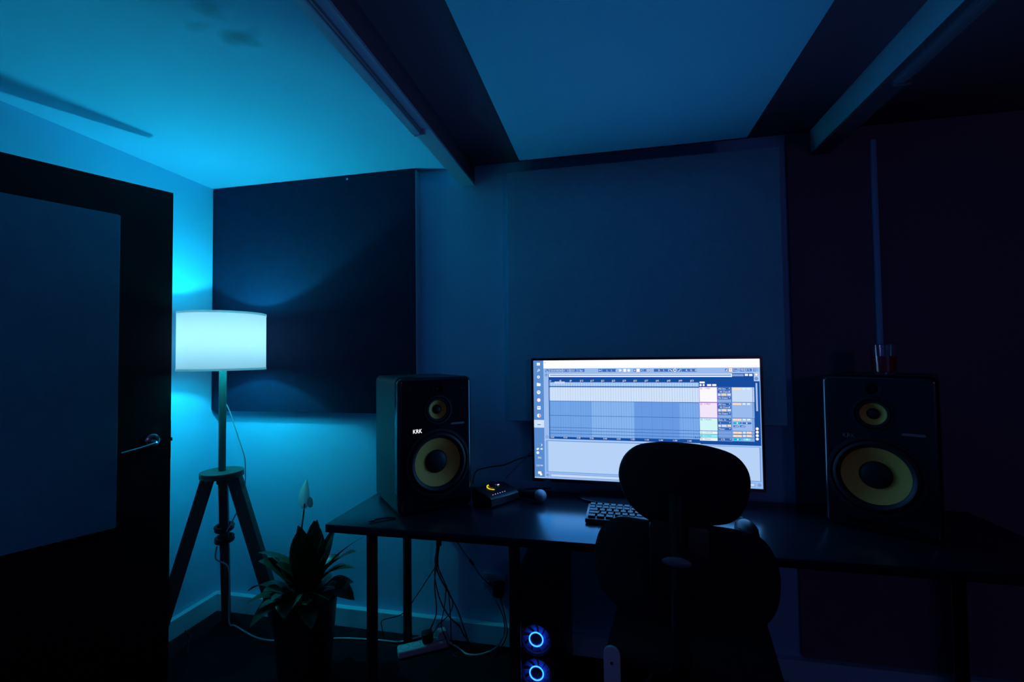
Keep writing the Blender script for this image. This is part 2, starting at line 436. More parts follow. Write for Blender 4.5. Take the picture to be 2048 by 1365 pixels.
# the bulb throws more light upwards than down past its base
pl_.data.use_nodes = True
nt = pl_.data.node_tree; em_ = [n for n in nt.nodes if n.type == 'EMISSION'][0]
tcn = nt.nodes.new('ShaderNodeTexCoord'); sxyz = nt.nodes.new('ShaderNodeSeparateXYZ'); mrn = nt.nodes.new('ShaderNodeMapRange')
nt.links.new(tcn.outputs['Normal'], sxyz.inputs[0]); nt.links.new(sxyz.outputs['Z'], mrn.inputs['Value'])
mrn.inputs['From Min'].default_value = -.6; mrn.inputs['From Max'].default_value = .6; mrn.inputs['To Min'].default_value = DOWN; mrn.inputs['To Max'].default_value = 1.0
nt.links.new(mrn.outputs[0], em_.inputs['Strength'])
MB().cyl((0, 0, .808), (0, 0, .835), .090, seg=48).build('tripod_top', M['wood'], lamp, bevel=.002)
for ax, ay in ((-.178, .216), (.290, .078), (-.200, -.181)):
    a = math.atan2(ay, ax)
    top = Vector((.055 * math.cos(a), .055 * math.sin(a), .808)); foot = Vector((ax, ay, 0.0))
    d = (foot - top).normalized()
    side = Vector((-math.sin(a), math.cos(a), 0)); nrm = side.cross(d).normalized()
    mb = MB()
    vs = []
    for q, zz in ((top, .808), (foot, 0.0)):
        for s1, s2 in ((-1, -1), (1, -1), (1, 1), (-1, 1)):
            v = q + side * .019 * s1 + nrm * .028 * s2
            v = v + d * ((zz - v.z) / d.z)
            vs.append(mb.bm.verts.new(v))
    for i in range(4): mb.bm.faces.new((vs[i], vs[(i + 1) % 4], vs[4 + (i + 1) % 4], vs[4 + i]))
    mb.bm.faces.new(vs[:4]); mb.bm.faces.new(vs[4:])
    mb.build('leg', M['wood'], lamp, bevel=.002)
MB().cyl((0, 0, .775), (0, 0, .808), .022, seg=16).build('centre_knob', M['wood'], lamp)
# flex from the pole, round the rear leg in a coil, and over the carpet to the power strip
rel = lambda x, y, z: (x - LX - .033 * min(1, z / .4), y - LY + .033 * min(1, z / .4), z)
MB().tube([rel(.362, -.350, 1.33), rel(.360, -.348, 1.20), rel(.388, -.33, 1.115), rel(.43, -.325, 1.00), rel(.464, -.32, .90), rel(.470, -.32, .84), rel(.464, -.318, .74),
           rel(.420, -.31, .64), rel(.345, -.295, .53)], .0028, 8).build('upper_flex', M['cable_w'], lamp)
cm = MB()
for k, (zz, rr) in enumerate(((.535, .038), (.520, .036), (.475, .036), (.460, .037))):
    f_ = (.808 - zz) / .808; cx = -.035 - .143 * f_; cy = .0425 + .1735 * f_
    cm.tube([(cx + rr * math.cos(t), cy + rr * math.sin(t), zz + .004 * math.sin(t)) for t in [2 * PI * i / 16 for i in range(16)]], .0075, 8, 2, closed=True)
cm.build('flex_coil', M['cable_b'], lamp)
MB().tube([rel(.28, -.285, .45), rel(.255, -.265, .38), rel(.285, -.225, .33), rel(.262, -.19, .22), rel(.225, -.155, .08), rel(.222, -.145, .012), rel(.25, -.14, .006), rel(.42, -.200, .006), rel(.536, -.206, .006),
           rel(.70, -.165, .006), rel(.857, -.125, .006), rel(1.031, -.107, .006), rel(1.132, -.103, .008), rel(1.215, -.062, .015), rel(1.275, -.078, .035), rel(1.295, -.100, .042)], .0038, 8).build('floor_flex', M['cable_w'], lamp)

# ---------------------------------------------------------------- desk
desk = thing('desk', 'long black desk under the screen and both speakers', 'desk', (1.08, -.61, 0))
DW, DD, DT, DZ = 2.38, .555, .030, .74
MB().box((DW / 2, DD / 2, DZ - DT / 2), (DW, DD, DT), r=.0015).build('desktop', M['blackwood'], desk)
for x, y in ((1.235, -.545), (1.165, -.09), (1.785, -.545), (2.45, -.09), (3.40, -.545), (3.40, -.09)):
    mb = MB().cyl((x - 1.08, y + .61, 0), (x - 1.08, y + .61, .71), .0205, seg=20)
    mb.box((x - 1.08, y + .61, .704), (.07, .07, .012), r=.002)
    mb.build('leg', M['blackmetal'], desk)

# ---------------------------------------------------------------- studio speakers
def speaker(name, label, loc, rz, lit, d=.334):
    t = thing(name, label, 'speaker', loc, rz, None)
    w, h = .315, .537
    fy = -d / 2
    ol = rrect(-w / 2, 0, w / 2, h, .024, 6)
    cab = MB().prism(ol, d - .045, Matrix.Translation((0, fy + .045, 0)))
    cab.build('cabinet', M['vinyl'], t, bevel=.003)
    WZ, MZ, TZ = .191, .404, .489; ox = .008 if lit else -.012
    holes = [circ(ox, WZ, .127), circ(ox, MZ, .054, 36), circ(ox, TZ, .017, 24), list(reversed(rrect(-.10, .022, .10, .040, .007, 4)))]
    FB = MB().prism(rrect(-w / 2, 0, w / 2, h, .024, 6), .0451, Matrix.Translation((0, fy, 0)), holes)
    fb = FB.bm
    eds = [e for e in fb.edges if all(abs(v.co.y - fy) < 1e-5 for v in e.verts) and any(abs(f.normal.y) < .5 for f in e.link_faces)
           and all(math.hypot((e.verts[0].co.x + e.verts[1].co.x) / 2 - ox, (e.verts[0].co.z + e.verts[1].co.z) / 2 - cz) > cr + .004 for cz, cr in ((WZ, .127), (MZ, .054), (TZ, .017)))
           and not (abs(e.verts[0].co.x) < .105 and .015 < e.verts[0].co.z < .05)]
    bmesh.ops.bevel(fb, geom=eds, offset=.016, segments=5, affect='EDGES', profile=.5)
    FB.build('front_baffle', M['gloss'], t)
    def drv(z, M0): return Matrix.Translation((ox, fy, z)) @ Matrix.Rotation(PI / 2, 4, 'X')
    # local +z of each lathe points out of the baffle
    wf = MB().lathe([(.137, 0.0), (.136, .004), (.126, .005), (.124, -.004)], drv(WZ, 0), 64).build('woofer', M['rubber'], t)
    MB().lathe([(.125, -.003), (.118, .004), (.110, .006), (.102, .002), (.097, -.006)], drv(WZ, 0), 64).build('woofer_surround', M['rubber'], wf)
    MB().lathe([(.0985, -.006), (.080, -.013), (.060, -.021), (.046, -.026)], drv(WZ, 0), 64).build('woofer_cone', M['cone'], wf)
    MB().lathe([(.0475, -.0255), (.040, -.017), (.025, -.012), (0, -.010)], drv(WZ, 0), 48).build('dust_cap', M['rubber'], wf)
    mf = MB().lathe([(.060, 0), (.059, .004), (.052, .0045), (.050, -.004)], drv(MZ, 0), 48).build('midrange_driver', M['rubber'], t)
    MB().lathe([(.052, -.003), (.046, .003), (.040, .002), (.0375, -.004)], drv(MZ, 0), 48).build('midrange_surround', M['rubber'], mf)
    MB().lathe([(.038, -.004), (.028, -.011), (.0185, -.016)], drv(MZ, 0), 48).build('midrange_cone', M['cone'], mf)
    MB().lathe([(.0192, -.0155), (.012, -.009), (0, -.006)], drv(MZ, 0), 32).build('dust_cap', M['rubber'], mf)
    tw = MB().lathe([(.026, 0), (.025, .003), (.018, .002), (.015, -.010), (.012, -.012)], drv(TZ, 0), 40).build('tweeter', M['gloss'], t)
    MB().lathe([(.0125, -.012), (.009, -.007), (0, -.004)], drv(TZ, 0), 24).build('tweeter_dome', M['rubber'], tw)
    # badge with its three letters, name strip, port slot
    bz = .325
    bd = MB().prism(rrect(-.103, bz - .013, -.060, bz + .013, .003, 3), -.002, Matrix.Translation((0, fy, 0))).build('badge', M['gloss'], t)
    lm = MB()
    tw_ = text_width('KRK')
    sc = .036 / tw_
    text_mesh(lm.bm, 'KRK', Matrix.Translation((-.0995, fy - .0026, bz - .008)) @ Matrix.Rotation(PI / 2, 4, 'X') @ Matrix.Diagonal((sc, .0225, 1, 1)), 0)
    bmesh.ops.solidify(lm.bm, geom=lm.bm.faces[:], thickness=.0006)
    lm.build('badge_letters', emat('badge_light', (.9, .93, 1.0), 1.6) if lit else mat('badge_print', (.30, .28, .34), .5, var=.05), bd, smooth=False)
    MB().prism(rrect(.062, .339, .122, .347, .003, 3), -.003, Matrix.Translation((0, fy, 0))).build('name_strip', M['greyplastic'], t)
    MB().prism(rrect(-.10, .022, .10, .040, .007, 4), .002, Matrix.Translation((0, fy + .03, 0))).build('port', M['rubber'], t)
    for sx_ in (-.11, .11): MB().cyl((sx_, fy + .001, .487), (sx_, fy - .0015, .487), .004, seg=12).build('baffle_screw', M['blackmetal'], t)
    return t
speaker('studio_speaker', 'black studio speaker with lit badge on the desk corner beside the floor lamp', (1.3245, -.2725, .74), .744, True)
speaker('studio_speaker', 'black studio speaker with dark badge and a red glass on top', (3.096, -.228, .74), -.55, False, .29)

# glass of red drink on the right speaker
g = thing('drinking_glass', 'small glass half full of red drink on top of speaker', 'glass', (3.100, -.250, 1.277))
gm = bpy.data.materials.new('clear_glass'); gm.use_nodes = True
gb = gm.node_tree.nodes['Principled BSDF']; gb.inputs['Transmission Weight'].default_value = 1; gb.inputs['Roughness'].default_value = .02; gb.inputs['IOR'].default_value = 1.45
gb.inputs['Base Color'].default_value = (.95, .97, 1, 1)
MB().lathe([(0, .008), (.033, .010), (.0385, .107), (.0405, .108), (.0400, .100), (.036, .004), (.034, 0), (0, 0)], seg=40).build('glass_body', gm, g)
MB().lathe([(0, .0085), (.0325, .0105), (.0352, .066), (0, .066)], seg=36).build('red_drink', mat('red_drink', (.45, .01, .02), .15, var=.05), g)

# ---------------------------------------------------------------- screen
SW = .92; SH = SW * 9 / 16
scr = thing('monitor', 'wide flat screen showing a music timeline on the desk', 'monitor', (2.255, -.144, DZ), -.019)
zc = 1.077 - DZ
MB().box((0, .0175, zc), (SW + .018, .035, SH + .022), r=.004).build('housing', M['gloss'], scr)
bz = MB()
bz.prism(rrect(-SW / 2 - .010, zc - SH / 2 - .014, SW / 2 + .010, zc + SH / 2 + .010, .004, 3), .004, Matrix.Translation((0, -.0035, 0)),
         [list(reversed(rrect(-SW / 2 - .0005, zc - SH / 2 - .0005, SW / 2 + .0005, zc + SH / 2 + .0005, .001, 1)))])
bz.build('bezel', M['gloss'], scr)
MB().box((0, .046, zc - .02), (.46, .024, .30), r=.009).build('rear_cover', M['blackplastic'], scr)
MB().box((0, .046, (zc - SH / 2) / 2 + .0305), (.09, .018, zc - SH / 2 + .06), r=.006).build('stand_neck', M['gloss'], scr)
MB().prism(smooth_loop([(-.27, -.03), (-.20, .05), (0, .075), (.20, .05), (.27, -.03), (.24, -.10), (0, -.135), (-.20, -.10)], 4), -.012,
           Matrix.Rotation(-PI / 2, 4, 'X')).build('stand_foot', mat('stand_foot_gloss', (.02, .022, .03), .12, var=.05), scr, bevel=.002, loc=(0, .03, 0.0))

# screen picture: flat areas and lettering, all one mesh
class Screen:
    """areas are given in the 0..1 frame of the display through a four-corner mapping"""
    Q = ((107, 113), (1888, 113), (1905, 1140), (107, 1057))
    def __init__(s):
        s.bm = bmesh.new(); s.mats = []; s.idx = {}
        (x0, y0), (x1, y1), (x2, y2), (x3, y3) = s.Q
        # projective map unit square -> quad, then inverse
        dx1, dx2, sxx = x1 - x2, x3 - x2, x0 - x1 + x2 - x3
        dy1, dy2, syy = y1 - y2, y3 - y2, y0 - y1 + y2 - y3
        den = dx1 * dy2 - dx2 * dy1
        g_ = (sxx * dy2 - dx2 * syy) / den; h_ = (dx1 * syy - sxx * dy1) / den
        s.inv = Matrix(((x1 - x0 + g_ * x1, x3 - x0 + h_ * x3, x0), (y1 - y0 + g_ * y1, y3 - y0 + h_ * y3, y0), (g_, h_, 1))).inverted()
    def uv(s, x, y):
        q = s.inv @ Vector((x, y, 1)); return q.x / q.z, q.y / q.z
    def mi(s, col):
        if col not in s.idx:
            s.idx[col] = len(s.mats)
            s.mats.append(emat('screen_glow', lin(col), SCREEN_GAIN, len(s.mats) < 9))
        return s.idx[col]
    def P(s, u, v, k): return ((u - .5) * SW, -.0002 - .00012 * k, zc + (.5 - v) * SH)
    def poly(s, uvs, col, k):
        try: f = s.bm.faces.new([s.bm.verts.new(s.P(min(max(u, 0), 1), min(max(v, 0), 1), k)) for u, v in uvs]); f.material_index = s.mi(col)
        except ValueError: pass
    def span(s, x0, y0, x1, y1):
        u0, v0 = s.uv(x0, y0); v1 = s.uv(x0, y1)[1]; u1 = s.uv(x1, y0)[0]
        return u0, v0, u1, v1
    def rect(s, x0, y0, x1, y1, col, k=1):
        u0, v0, u1, v1 = s.span(x0, y0, x1, y1)
        s.poly([(u0, v0), (u1, v0), (u1, v1), (u0, v1)], col, k)
    def frame(s, x0, y0, x1, y1, t, col, k=2):
        u0, v0, u1, v1 = s.span(x0, y0, x1, y1); tu = t / 1781; tv = t / 950
        for a in ((u0, v0, u1, v0 + tv), (u0, v1 - tv, u1, v1), (u0, v0, u0 + tu, v1), (u1 - tu, v0, u1, v1)):
            s.poly([(a[0], a[1]), (a[2], a[1]), (a[2], a[3]), (a[0], a[3])], col, k)
    def disc(s, x, y, r, col, k=2, n=20):
        u, v = s.uv(x, y)
        s.poly([(u + r / 1781 * math.cos(2 * PI * i / n), v + r / 975 * math.sin(2 * PI * i / n)) for i in range(n)], col, k)
    def pts(s, L, col, k=3): s.poly([s.uv(*p_) for p_ in L], col, k)
    def text(s, x, y, txt, h, col, k=4, w=None):
        """x, y: lower left corner of the lettering; h: capital height; w: optional width"""
        u, v = s.uv(x, y)
        sz = h / .70 / 975 * SH
        sxx = sz if w is None else (w / 1781 * SW) / text_width(txt)
        Mx = Matrix.Translation(s.P(u, v, k)) @ Matrix.Rotation(PI / 2, 4, 'X') @ Matrix.Diagonal((sxx, sz, 1, 1))
        text_mesh(s.bm, txt, Mx, s.mi(col))
S = Screen()
WHT = (252, 252, 255); BOX = (58, 108, 186); DRK = (22, 76, 158); LINE = (44, 92, 165); BASE = (152, 188, 240); ORG = (255, 222, 186)
S.poly([(0, 0), (1, 0), (1, 1), (0, 1)], BASE, 0)
# task bar
S.rect(107, 113, 188, 1057, (88, 140, 206), 1)
S.rect(107, 590, 188, 652, (206, 226, 248), 2); S.rect(134, 615, 160, 632, WHT, 3); S.rect(134, 622, 160, 632, (105, 155, 225), 4)
for i in range(2):
    for j in range(2): S.rect(135 + i * 13.5, 130 + j * 11.5, 147.5 + i * 13, 140.5 + j * 11.5, WHT, 3)
S.disc(151, 189, 9, WHT, 3); S.disc(151, 189, 5.5, (88, 140, 206), 4); S.pts([(136, 201), (139, 204), (148, 196), (145, 193)], WHT)
S.disc(147, 245, 12, WHT, 3); S.disc(147, 245, 5, (130, 110, 190), 4)
S.rect(133, 292, 147, 297, WHT, 3); S.rect(133, 296, 163, 318, WHT, 3)
S.disc(147, 368, 16, WHT, 3); S.rect(137, 361, 158, 366, (110, 205, 190), 4); S.rect(141, 369, 156, 372, (140, 215, 200), 4)
S.disc(147, 431, 16.5, (225, 120, 140), 2); S.disc(147, 431, 14.5, WHT, 3)
S.rect(134, 480, 161, 507, WHT, 3); S.rect(138, 488, 156, 495, (120, 165, 225), 4)
S.disc(147, 556, 16.5, WHT, 3); S.pts([(147, 541), (155, 544), (160, 552), (159, 562), (152, 570), (147, 571)], (225, 150, 150), 4)
S.pts([(160, 784), (164, 783), (173, 793), (164, 803), (160, 801), (167, 793)], WHT)
S.disc(131, 826, 8, WHT, 3); S.disc(138, 823, 7, WHT, 3); S.pts([(155, 822), (160, 822), (167, 815), (167, 834), (160, 828), (155, 828)], WHT); S.rect(170, 818, 173, 832, WHT, 3)
S.disc(134, 855, 12, WHT, 3); S.pts([(133, 848), (135, 848), (135, 855), (140, 857), (139, 859), (133, 857)], (88, 140, 206), 4)
S.text(134, 902, 'ENG', 15, WHT, 4, 28); S.text(120, 964, '3:23 PM', 14, WHT, 4, 56)
S.rect(134, 1006, 160, 1026, WHT, 3); S.disc(158, 1030, 10, WHT, 3); S.rect(107, 1050, 188, 1057, (190, 215, 248), 2)
# title strip and control bar
S.rect(188, 113, 1888, 176, (255, 255, 255), 1)
S.rect(194, 128, 208, 130, (150, 170, 200), 2); S.rect(194, 134, 208, 136, (150, 170, 200), 2)
for x0, x1, s_ in ((202, 230, 'Tap'), (238, 287, '120.00'), (290, 312, 'III'), (316, 338, 'III'), (345, 394, '4 / 4'), (404, 455, 'O● ▾'), (460, 518, '1 Bar ▾')):
    S.rect(x0, 184, x1, 206, BOX, 2); S.text(x0 + 2, 202, s_.replace('●', 'O').replace('▾', '-'), 14, WHT, 4, x1 - x0 - 6)
S.rect(627, 184, 653, 208, BOX, 2); S.pts([(631, 196), (638, 190), (638, 194), (649, 194), (649, 198), (638, 198), (638, 202)], WHT)
S.rect(657, 184, 768, 208, BOX, 2); S.text(688, 204, '1.  1.  1', 14, WHT, 4, 76)
S.pts([(793, 184), (815, 196), (793, 208)], WHT); S.rect(826, 185, 847, 208, WHT, 3); S.disc(868, 197, 11, WHT, 3)
S.rect(905, 186, 925, 208, BOX, 2); S.rect(913, 190, 917, 204, WHT, 3); S.rect(909, 195, 921, 199, WHT, 3)
S.rect(929, 184, 955, 210, ORG, 2); S.rect(932, 187, 952, 207, WHT, 3)
for x in (958, 984): S.rect(x, 187, x + 22, 208, (80, 128, 200), 2)
S.rect(964, 195, 972, 199, WHT, 3); S.frame(988, 190, 1003, 205, 2.5, (52, 100, 178), 3)
S.rect(1009, 186, 1030, 208, BOX, 2); S.disc(1020, 197, 9, WHT, 3); S.disc(1020, 197, 5, BOX, 4)
S.rect(1066, 187, 1183, 210, BOX, 2); S.text(1098, 205, '3.  1.  1', 14, WHT, 4, 80)
S.rect(1186, 187, 1212, 210, BOX, 2); S.pts([(1189, 192), (1198, 192), (1209, 203), (1209, 206), (1203, 206), (1195, 196), (1189, 196)], WHT)
S.rect(1216, 187, 1248, 210, BOX, 2); S.disc(1231, 198, 12, WHT, 3); S.disc(1231, 198, 7, BOX, 4)
S.rect(1252, 187, 1279, 210, BOX, 2); S.pts([(1256, 206), (1256, 202), (1264, 202), (1270, 192), (1276, 192), (1276, 196), (1272, 196), (1266, 206)], WHT)
S.rect(1283, 188, 1400, 211, BOX, 2); S.text(1314, 206, '4.  0.  0', 14, WHT, 4, 82)
S.rect(1622, 190, 1648, 212, BOX, 2); S.pts([(1626, 208), (1637, 192), (1643, 196), (1634, 206), (1643, 206), (1643, 209)], WHT)
S.rect(1650, 187, 1676, 213, (255, 236, 220), 2); S.rect(1656, 194, 1670, 203, (240, 190, 150), 3)
for x0, x1, s_ in ((1680, 1714, 'Key'), (1735, 1772, 'MIDI'), (1778, 1826, '0 %'), (1838, 1858, 'D')):
    S.rect(x0, 190, x1, 212, BOX, 2); S.text(x0 + 4, 207, s_, 13, WHT, 4, min(x1 - x0 - 8, 30))
S.rect(1718, 190, 1728, 212, (120, 165, 225), 2); S.rect(1863, 190, 1872, 212, (120, 165, 225), 2)
# arrangement window
S.rect(228, 219, 1842, 742, DRK, 1); S.rect(1418, 250, 1885, 786, DRK, 1)
S.rect(1842, 219, 1885, 290, (176, 204, 244), 2)
S.disc(210, 229, 11, LINE, 2); S.disc(210, 229, 8.5, BASE, 3); S.pts([(205, 226), (215, 226), (210, 234)], LINE, 4)
S.rect(232, 221, 1674, 246, WHT, 2); S.rect(240, 227, 1668, 239, (128, 168, 224), 3)
S.rect(1676, 233, 1765, 250, (134, 168, 216), 2); S.rect(1773, 232, 1798, 248, WHT, 2); S.rect(1806, 233, 1832, 249, WHT, 2)
for x, s_ in zip((242, 322, 404, 486, 570, 655, 740, 825, 911, 999, 1087, 1175, 1266, 1356), (1, 5, 9, 13, 17, 21, 25, 29, 33, 37, 41, 45, 49, 53)):
    yb = 282 + (x - 242) * .0065
    S.rect(x - 5, yb - 12, x - 2, yb + 4, WHT, 3); S.text(x, yb, str(s_), 14, WHT, 4)
S.rect(235, 288, 1415, 318, (172, 207, 246), 2)
S.frame(277, 283, 357, 297, 4, (232, 240, 250), 4)
S.rect(235, 327, 1418, 436, (207, 226, 249), 2)
CA, CB, CC, CD = (112, 164, 230), (134, 180, 238), (104, 154, 228), (122, 170, 235)
for y0, y1 in ((437, 552), (553, 648), (649, 671), (673, 697), (698, 722)):
    for x0, x1, c_, s_ in ((235, 570, CA, 0), (570, 908, CB, .025), (908, 1262, CC, .025), (1262, 1418, CD, .025)):
        o_ = (x0 - 235) * .0195
        S.rect(x0, y0 + o_, x1, y1 + o_ + 2, c_, 2)
for y in (436, 552, 648, 672, 697): S.rect(235, y, 1418, y + 3.2, LINE, 4)
for i in range(59):
    x = 240 + i * 20.1
    S.rect(x, 290 + (x - 235) * .006, x + 1.8, 720 + (x - 235) * .028, (98, 146, 214) if i % 4 else (78, 128, 200), 3)
    S.rect(x, 329 + (x - 235) * .0135, x + 1.8, 434 + (x - 235) * .0135, (164, 196, 240) if i % 4 else (140, 178, 232), 4)
S.rect(235, 318, 1418, 326, (42, 96, 172), 4)
for x, s_ in zip((236, 341, 446, 551, 657, 764, 873, 983, 1094, 1205, 1317), ('0:00', '0:10', '0:20', '0:30', '0:40', '0:50', '1:00', '1:10', '1:20', '1:30', '1:40')):
    S.text(x + 2, 736 + (x - 235) * .028, s_, 12, WHT, 4, 30)
S.text(1374, 739, '1/1', 15, (20, 52, 112), 6, 38)
# track heads
def tri(x, y, c_=WHT, k=4): S.pts([(x - 5, y - 3), (x + 5, y - 3), (x, y + 4)], c_, k)
S.rect(1422, 290, 1462, 304, WHT, 3); S.disc(1430, 318, 8, WHT, 3); S.disc(1454, 318, 8, WHT, 3); S.rect(1480, 311, 1512, 326, WHT, 3); S.rect(1520, 311, 1552, 326, WHT, 3)
PUR, TEA = (150, 60, 170), (20, 130, 150)
for y0, y1, c_, s_, tcx in ((333, 453, (250, 249, 254), '1 MIDI', PUR), (456, 576, (242, 228, 249), '2 MIDI', PUR), (579, 677, (208, 246, 250), '3 Audio', TEA),
                            (681, 704, (228, 246, 249), '4 Reverb', (120, 190, 200)), (707, 731, (140, 236, 246), '5 Delay', (10, 150, 170)), (733, 757, (238, 244, 250), 'Master', (110, 130, 160))):
    S.rect(1420, y0, 1557, y1, c_, 3)
    if tcx == PUR:
        S.frame(1418, y0 - 1, 1558, y1 + 1, 3, (175, 110, 205), 4)
    S.disc(1434, y0 + 12, 8, tcx, 4); S.disc(1434, y0 + 12, 6.5, c_, 5); S.disc(1434, y0 + 12, 2.5, tcx, 6)
    S.text(1456, y0 + 17, s_, 11, tcx, 5)
S.rect(1558, 335, 1668, 762, (104, 148, 214), 2)
for y0, rows in ((337, ('All Ins', ' All Channe', ('In', 'Auto', 'Off', 1), 'No Output')), (460, ('All Ins', ' All Channe', ('In', 'Auto', 'Off', 1), 'No Output')),
                 (583, ('Ext. In', ' 1', ('In', 'Auto', 'Off', 2), 'Master'))):
    for i, rw in enumerate(rows):
        y = y0 + i * 24
        if isinstance(rw, str):
            S.rect(1562, y, 1664, y + 19, (48, 98, 178), 3); S.text(1566 + (10 if rw[0] == ' ' else 0), y + 16, rw.strip(), 12, WHT, 4, None if len(rw.strip()) < 2 else 7.6 * len(rw.strip())); tri(1653, y + 9)
        else:
            for j, (x0, x1) in enumerate(((1564, 1584), (1590, 1629), (1636, 1662))):
                S.rect(x0, y + 1, x1, y + 18, ORG if j == rw[3] else (196, 216, 244), 3)
                S.text(x0 + 3, y + 15, rw[j], 10, (225, 180, 140) if j == rw[3] else WHT, 4, x1 - x0 - 6)
    if y0 < 580: S.rect(1562, y0 + 99, 1664, y0 + 114, (140, 176, 228), 3)
for y in (686, 711): S.rect(1562, y, 1664, y + 16, (122, 162, 222), 3)
S.rect(1562, 738, 1664, 757, (48, 98, 178), 3); S.text(1580, 754, '1/2', 12, WHT, 4, 26); tri(1656, 748)
for y0, y1, c_ in ((337, 453, (198, 220, 248)), (456, 577, (150, 186, 238)), (580, 680, (150, 186, 238)), (683, 706, (130, 170, 228)), (709, 732, (130, 170, 228)), (735, 762, (130, 170, 228))):
    S.rect(1671, y0, 1843, y1, c_, 3)
    if y1 - y0 > 50:
        S.rect(1677, y0 + 6, 1743, y0 + 20, ORG, 4); S.rect(1753, y0 + 6, 1776, y0 + 20, (226, 236, 250), 4); S.rect(1787, y0 + 6, 1812, y0 + 20, (226, 236, 250), 4)
        S.text(1705, y0 + 18, str({337: 1, 456: 2, 580: 3}[y0]), 9, (230, 180, 130), 5)
for y0 in (337, 456):
    for i in range(13): S.rect(1830, y0 + 4 + i * 8.9, 1836, y0 + 9 + i * 8.9, (60, 100, 170), 4)
S.rect(1679, 612, 1735, 627, (0, 186, 220), 4); S.rect(1735, 612, 1744, 627, BOX, 4); S.disc(1711, 620, 5, WHT, 5)
S.rect(1750, 613, 1819, 628, BOX, 4); S.disc(1784, 621, 5, WHT, 5)
for x in (1680, 1730): S.rect(x, 637, x + 42, 652, BOX, 4); S.text(x + 8, 649, '-inf', 10, WHT, 5, 28)
S.rect(1828, 584, 1832, 678, (86, 132, 204), 4); S.rect(1836, 584, 1839, 678, (86, 132, 204), 4)
for y, l_ in ((687, 'A'), (713, 'B')):
    S.rect(1678, y, 1744, y + 16, ORG, 4); S.text(1706, y + 13, l_, 9, (225, 160, 100), 5); S.rect(1754, y, 1775, y + 16, (222, 234, 250), 4); S.rect(1782, y, 1820, y + 16, ORG, 4)
S.rect(1681, 740, 1735, 757, (0, 190, 224), 4); S.disc(1714, 749, 5, WHT, 5); S.rect(1757, 740, 1811, 757, (120, 226, 240), 4); S.disc(1785, 749, 5, WHT, 5)
# right rail
S.disc(1862, 238, 12, (120, 140, 180), 3); S.disc(1862, 238, 9.5, (255, 244, 226), 4); S.disc(1862, 270, 12, LINE, 3); S.disc(1862, 270, 9.5, (120, 160, 215), 4)
S.rect(1855, 305, 1868, 526, (170, 196, 236), 3)
for y in (665, 692, 719, 746): S.disc(1864, y, 11, (255, 226, 196) if y < 740 else (214, 228, 248), 3); S.disc(1864, y, 7, WHT, 4)
# detail view
S.rect(188, 743, 1420, 758, (168, 200, 244), 1); S.rect(1420, 786, 1890, 800, (168, 200, 244), 2)
S.disc(211, 728, 11, LINE, 2); S.disc(211, 728, 8.5, BASE, 3)
S.rect(202, 755, 1885, 1009, (92, 142, 212), 2); S.rect(206, 759, 1880, 1006, (132, 176, 235), 3); S.rect(219, 762, 1878, 1005, (182, 210, 246), 4)
S.disc(211, 1035, 11, LINE, 2); S.disc(211, 1035, 8.5, BASE, 3); S.pts([(207, 1030), (217, 1035), (207, 1040)], LINE, 4)
S.frame(235, 1024, 1840, 1050, 3, (98, 146, 214), 3); S.rect(239, 1028, 1836, 1046, (196, 218, 248), 2)
S.disc(1877, 1110, 12, LINE, 3); S.disc(1877, 1110, 9.5, BASE, 4); S.pts([(1872, 1114), (1877, 1104), (1883, 1114)], LINE, 5)
me = bpy.data.meshes.new('screen'); S.bm.to_mesh(me); S.bm.free()
for m_ in S.mats: me.materials.append(m_)
so = bpy.data.objects.new('screen', me); C.objects.link(so); so.parent = scr
# the light the lit display throws into the room
ld = bpy.data.lights.new('screen_light', 'AREA'); ld.shape = 'RECTANGLE'; ld.size = SW * .99; ld.size_y = SH * .99
ld.energy = SCREEN_POWER; ld.color = (.0, .33, 1.0)
lo = bpy.data.objects.new('screen_light', ld); C.objects.link(lo); lo.parent = scr
lo.location = (0, -.004, zc); lo.rotation_euler = (-PI / 2, 0, 0)

# ---------------------------------------------------------------- keyboard and mouse
kb = thing('keyboard', 'black computer keyboard on the desk below the screen', 'keyboard', (2.232, -.372, DZ), math.radians(-3))
KW, KD = .40, .142
kM = Matrix.Rotation(math.radians(4.5), 4, 'X')
MB().box((0, 0, .016), (KW, KD, .017), r=.003, M=kM).build('case', mat('keyboard_case', (.05, .055, .065), .35, bump=.05), kb)
keym = mat('keycap', (.016, .018, .024), .42, bump=.05, spec=.3)
key0 = None
rows = [[1] * 15, [1] * 13 + [2], [1.5] + [1] * 12 + [1.5], [1.75] + [1] * 11 + [2.25], [1.25] * 3 + [6.25] + [1.25] * 4]
for r_, row in enumerate(rows):
    tot = sum(row); unit = (KW - .014) / tot; x = -KW / 2 + .007
    y = KD / 2 - .018 - r_ * .0262
    for wd in row:
        mb = MB()
        w_ = wd * unit - .0035; d_ = .0215; hh = .009
        vs = [mb.bm.verts.new((sx_ * w_ / 2 * s_, sy_ * d_ / 2 * s_, z_)) for z_, s_ in ((0, 1), (hh, .80)) for sx_, sy_ in ((-1, -1), (1, -1), (1, 1), (-1, 1))]
        for i in range(4): mb.bm.faces.new((vs[i], vs[(i + 1) % 4], vs[4 + (i + 1) % 4], vs[4 + i]))
        mb.bm.faces.new(vs[4:]); mb.bm.faces.new(vs[:4][::-1])
        bmesh.ops.transform(mb.bm, matrix=kM @ Matrix.Translation((x + wd * unit / 2, y, .0235)), verts=mb.bm.verts)
        mb.build('key', keym, kb, smooth=False)
        x += wd * unit
for x in (-.17, .17): MB().box((x, .055, .006), (.03, .012, .0125), r=.002).build('foot', M['rubber'], kb)

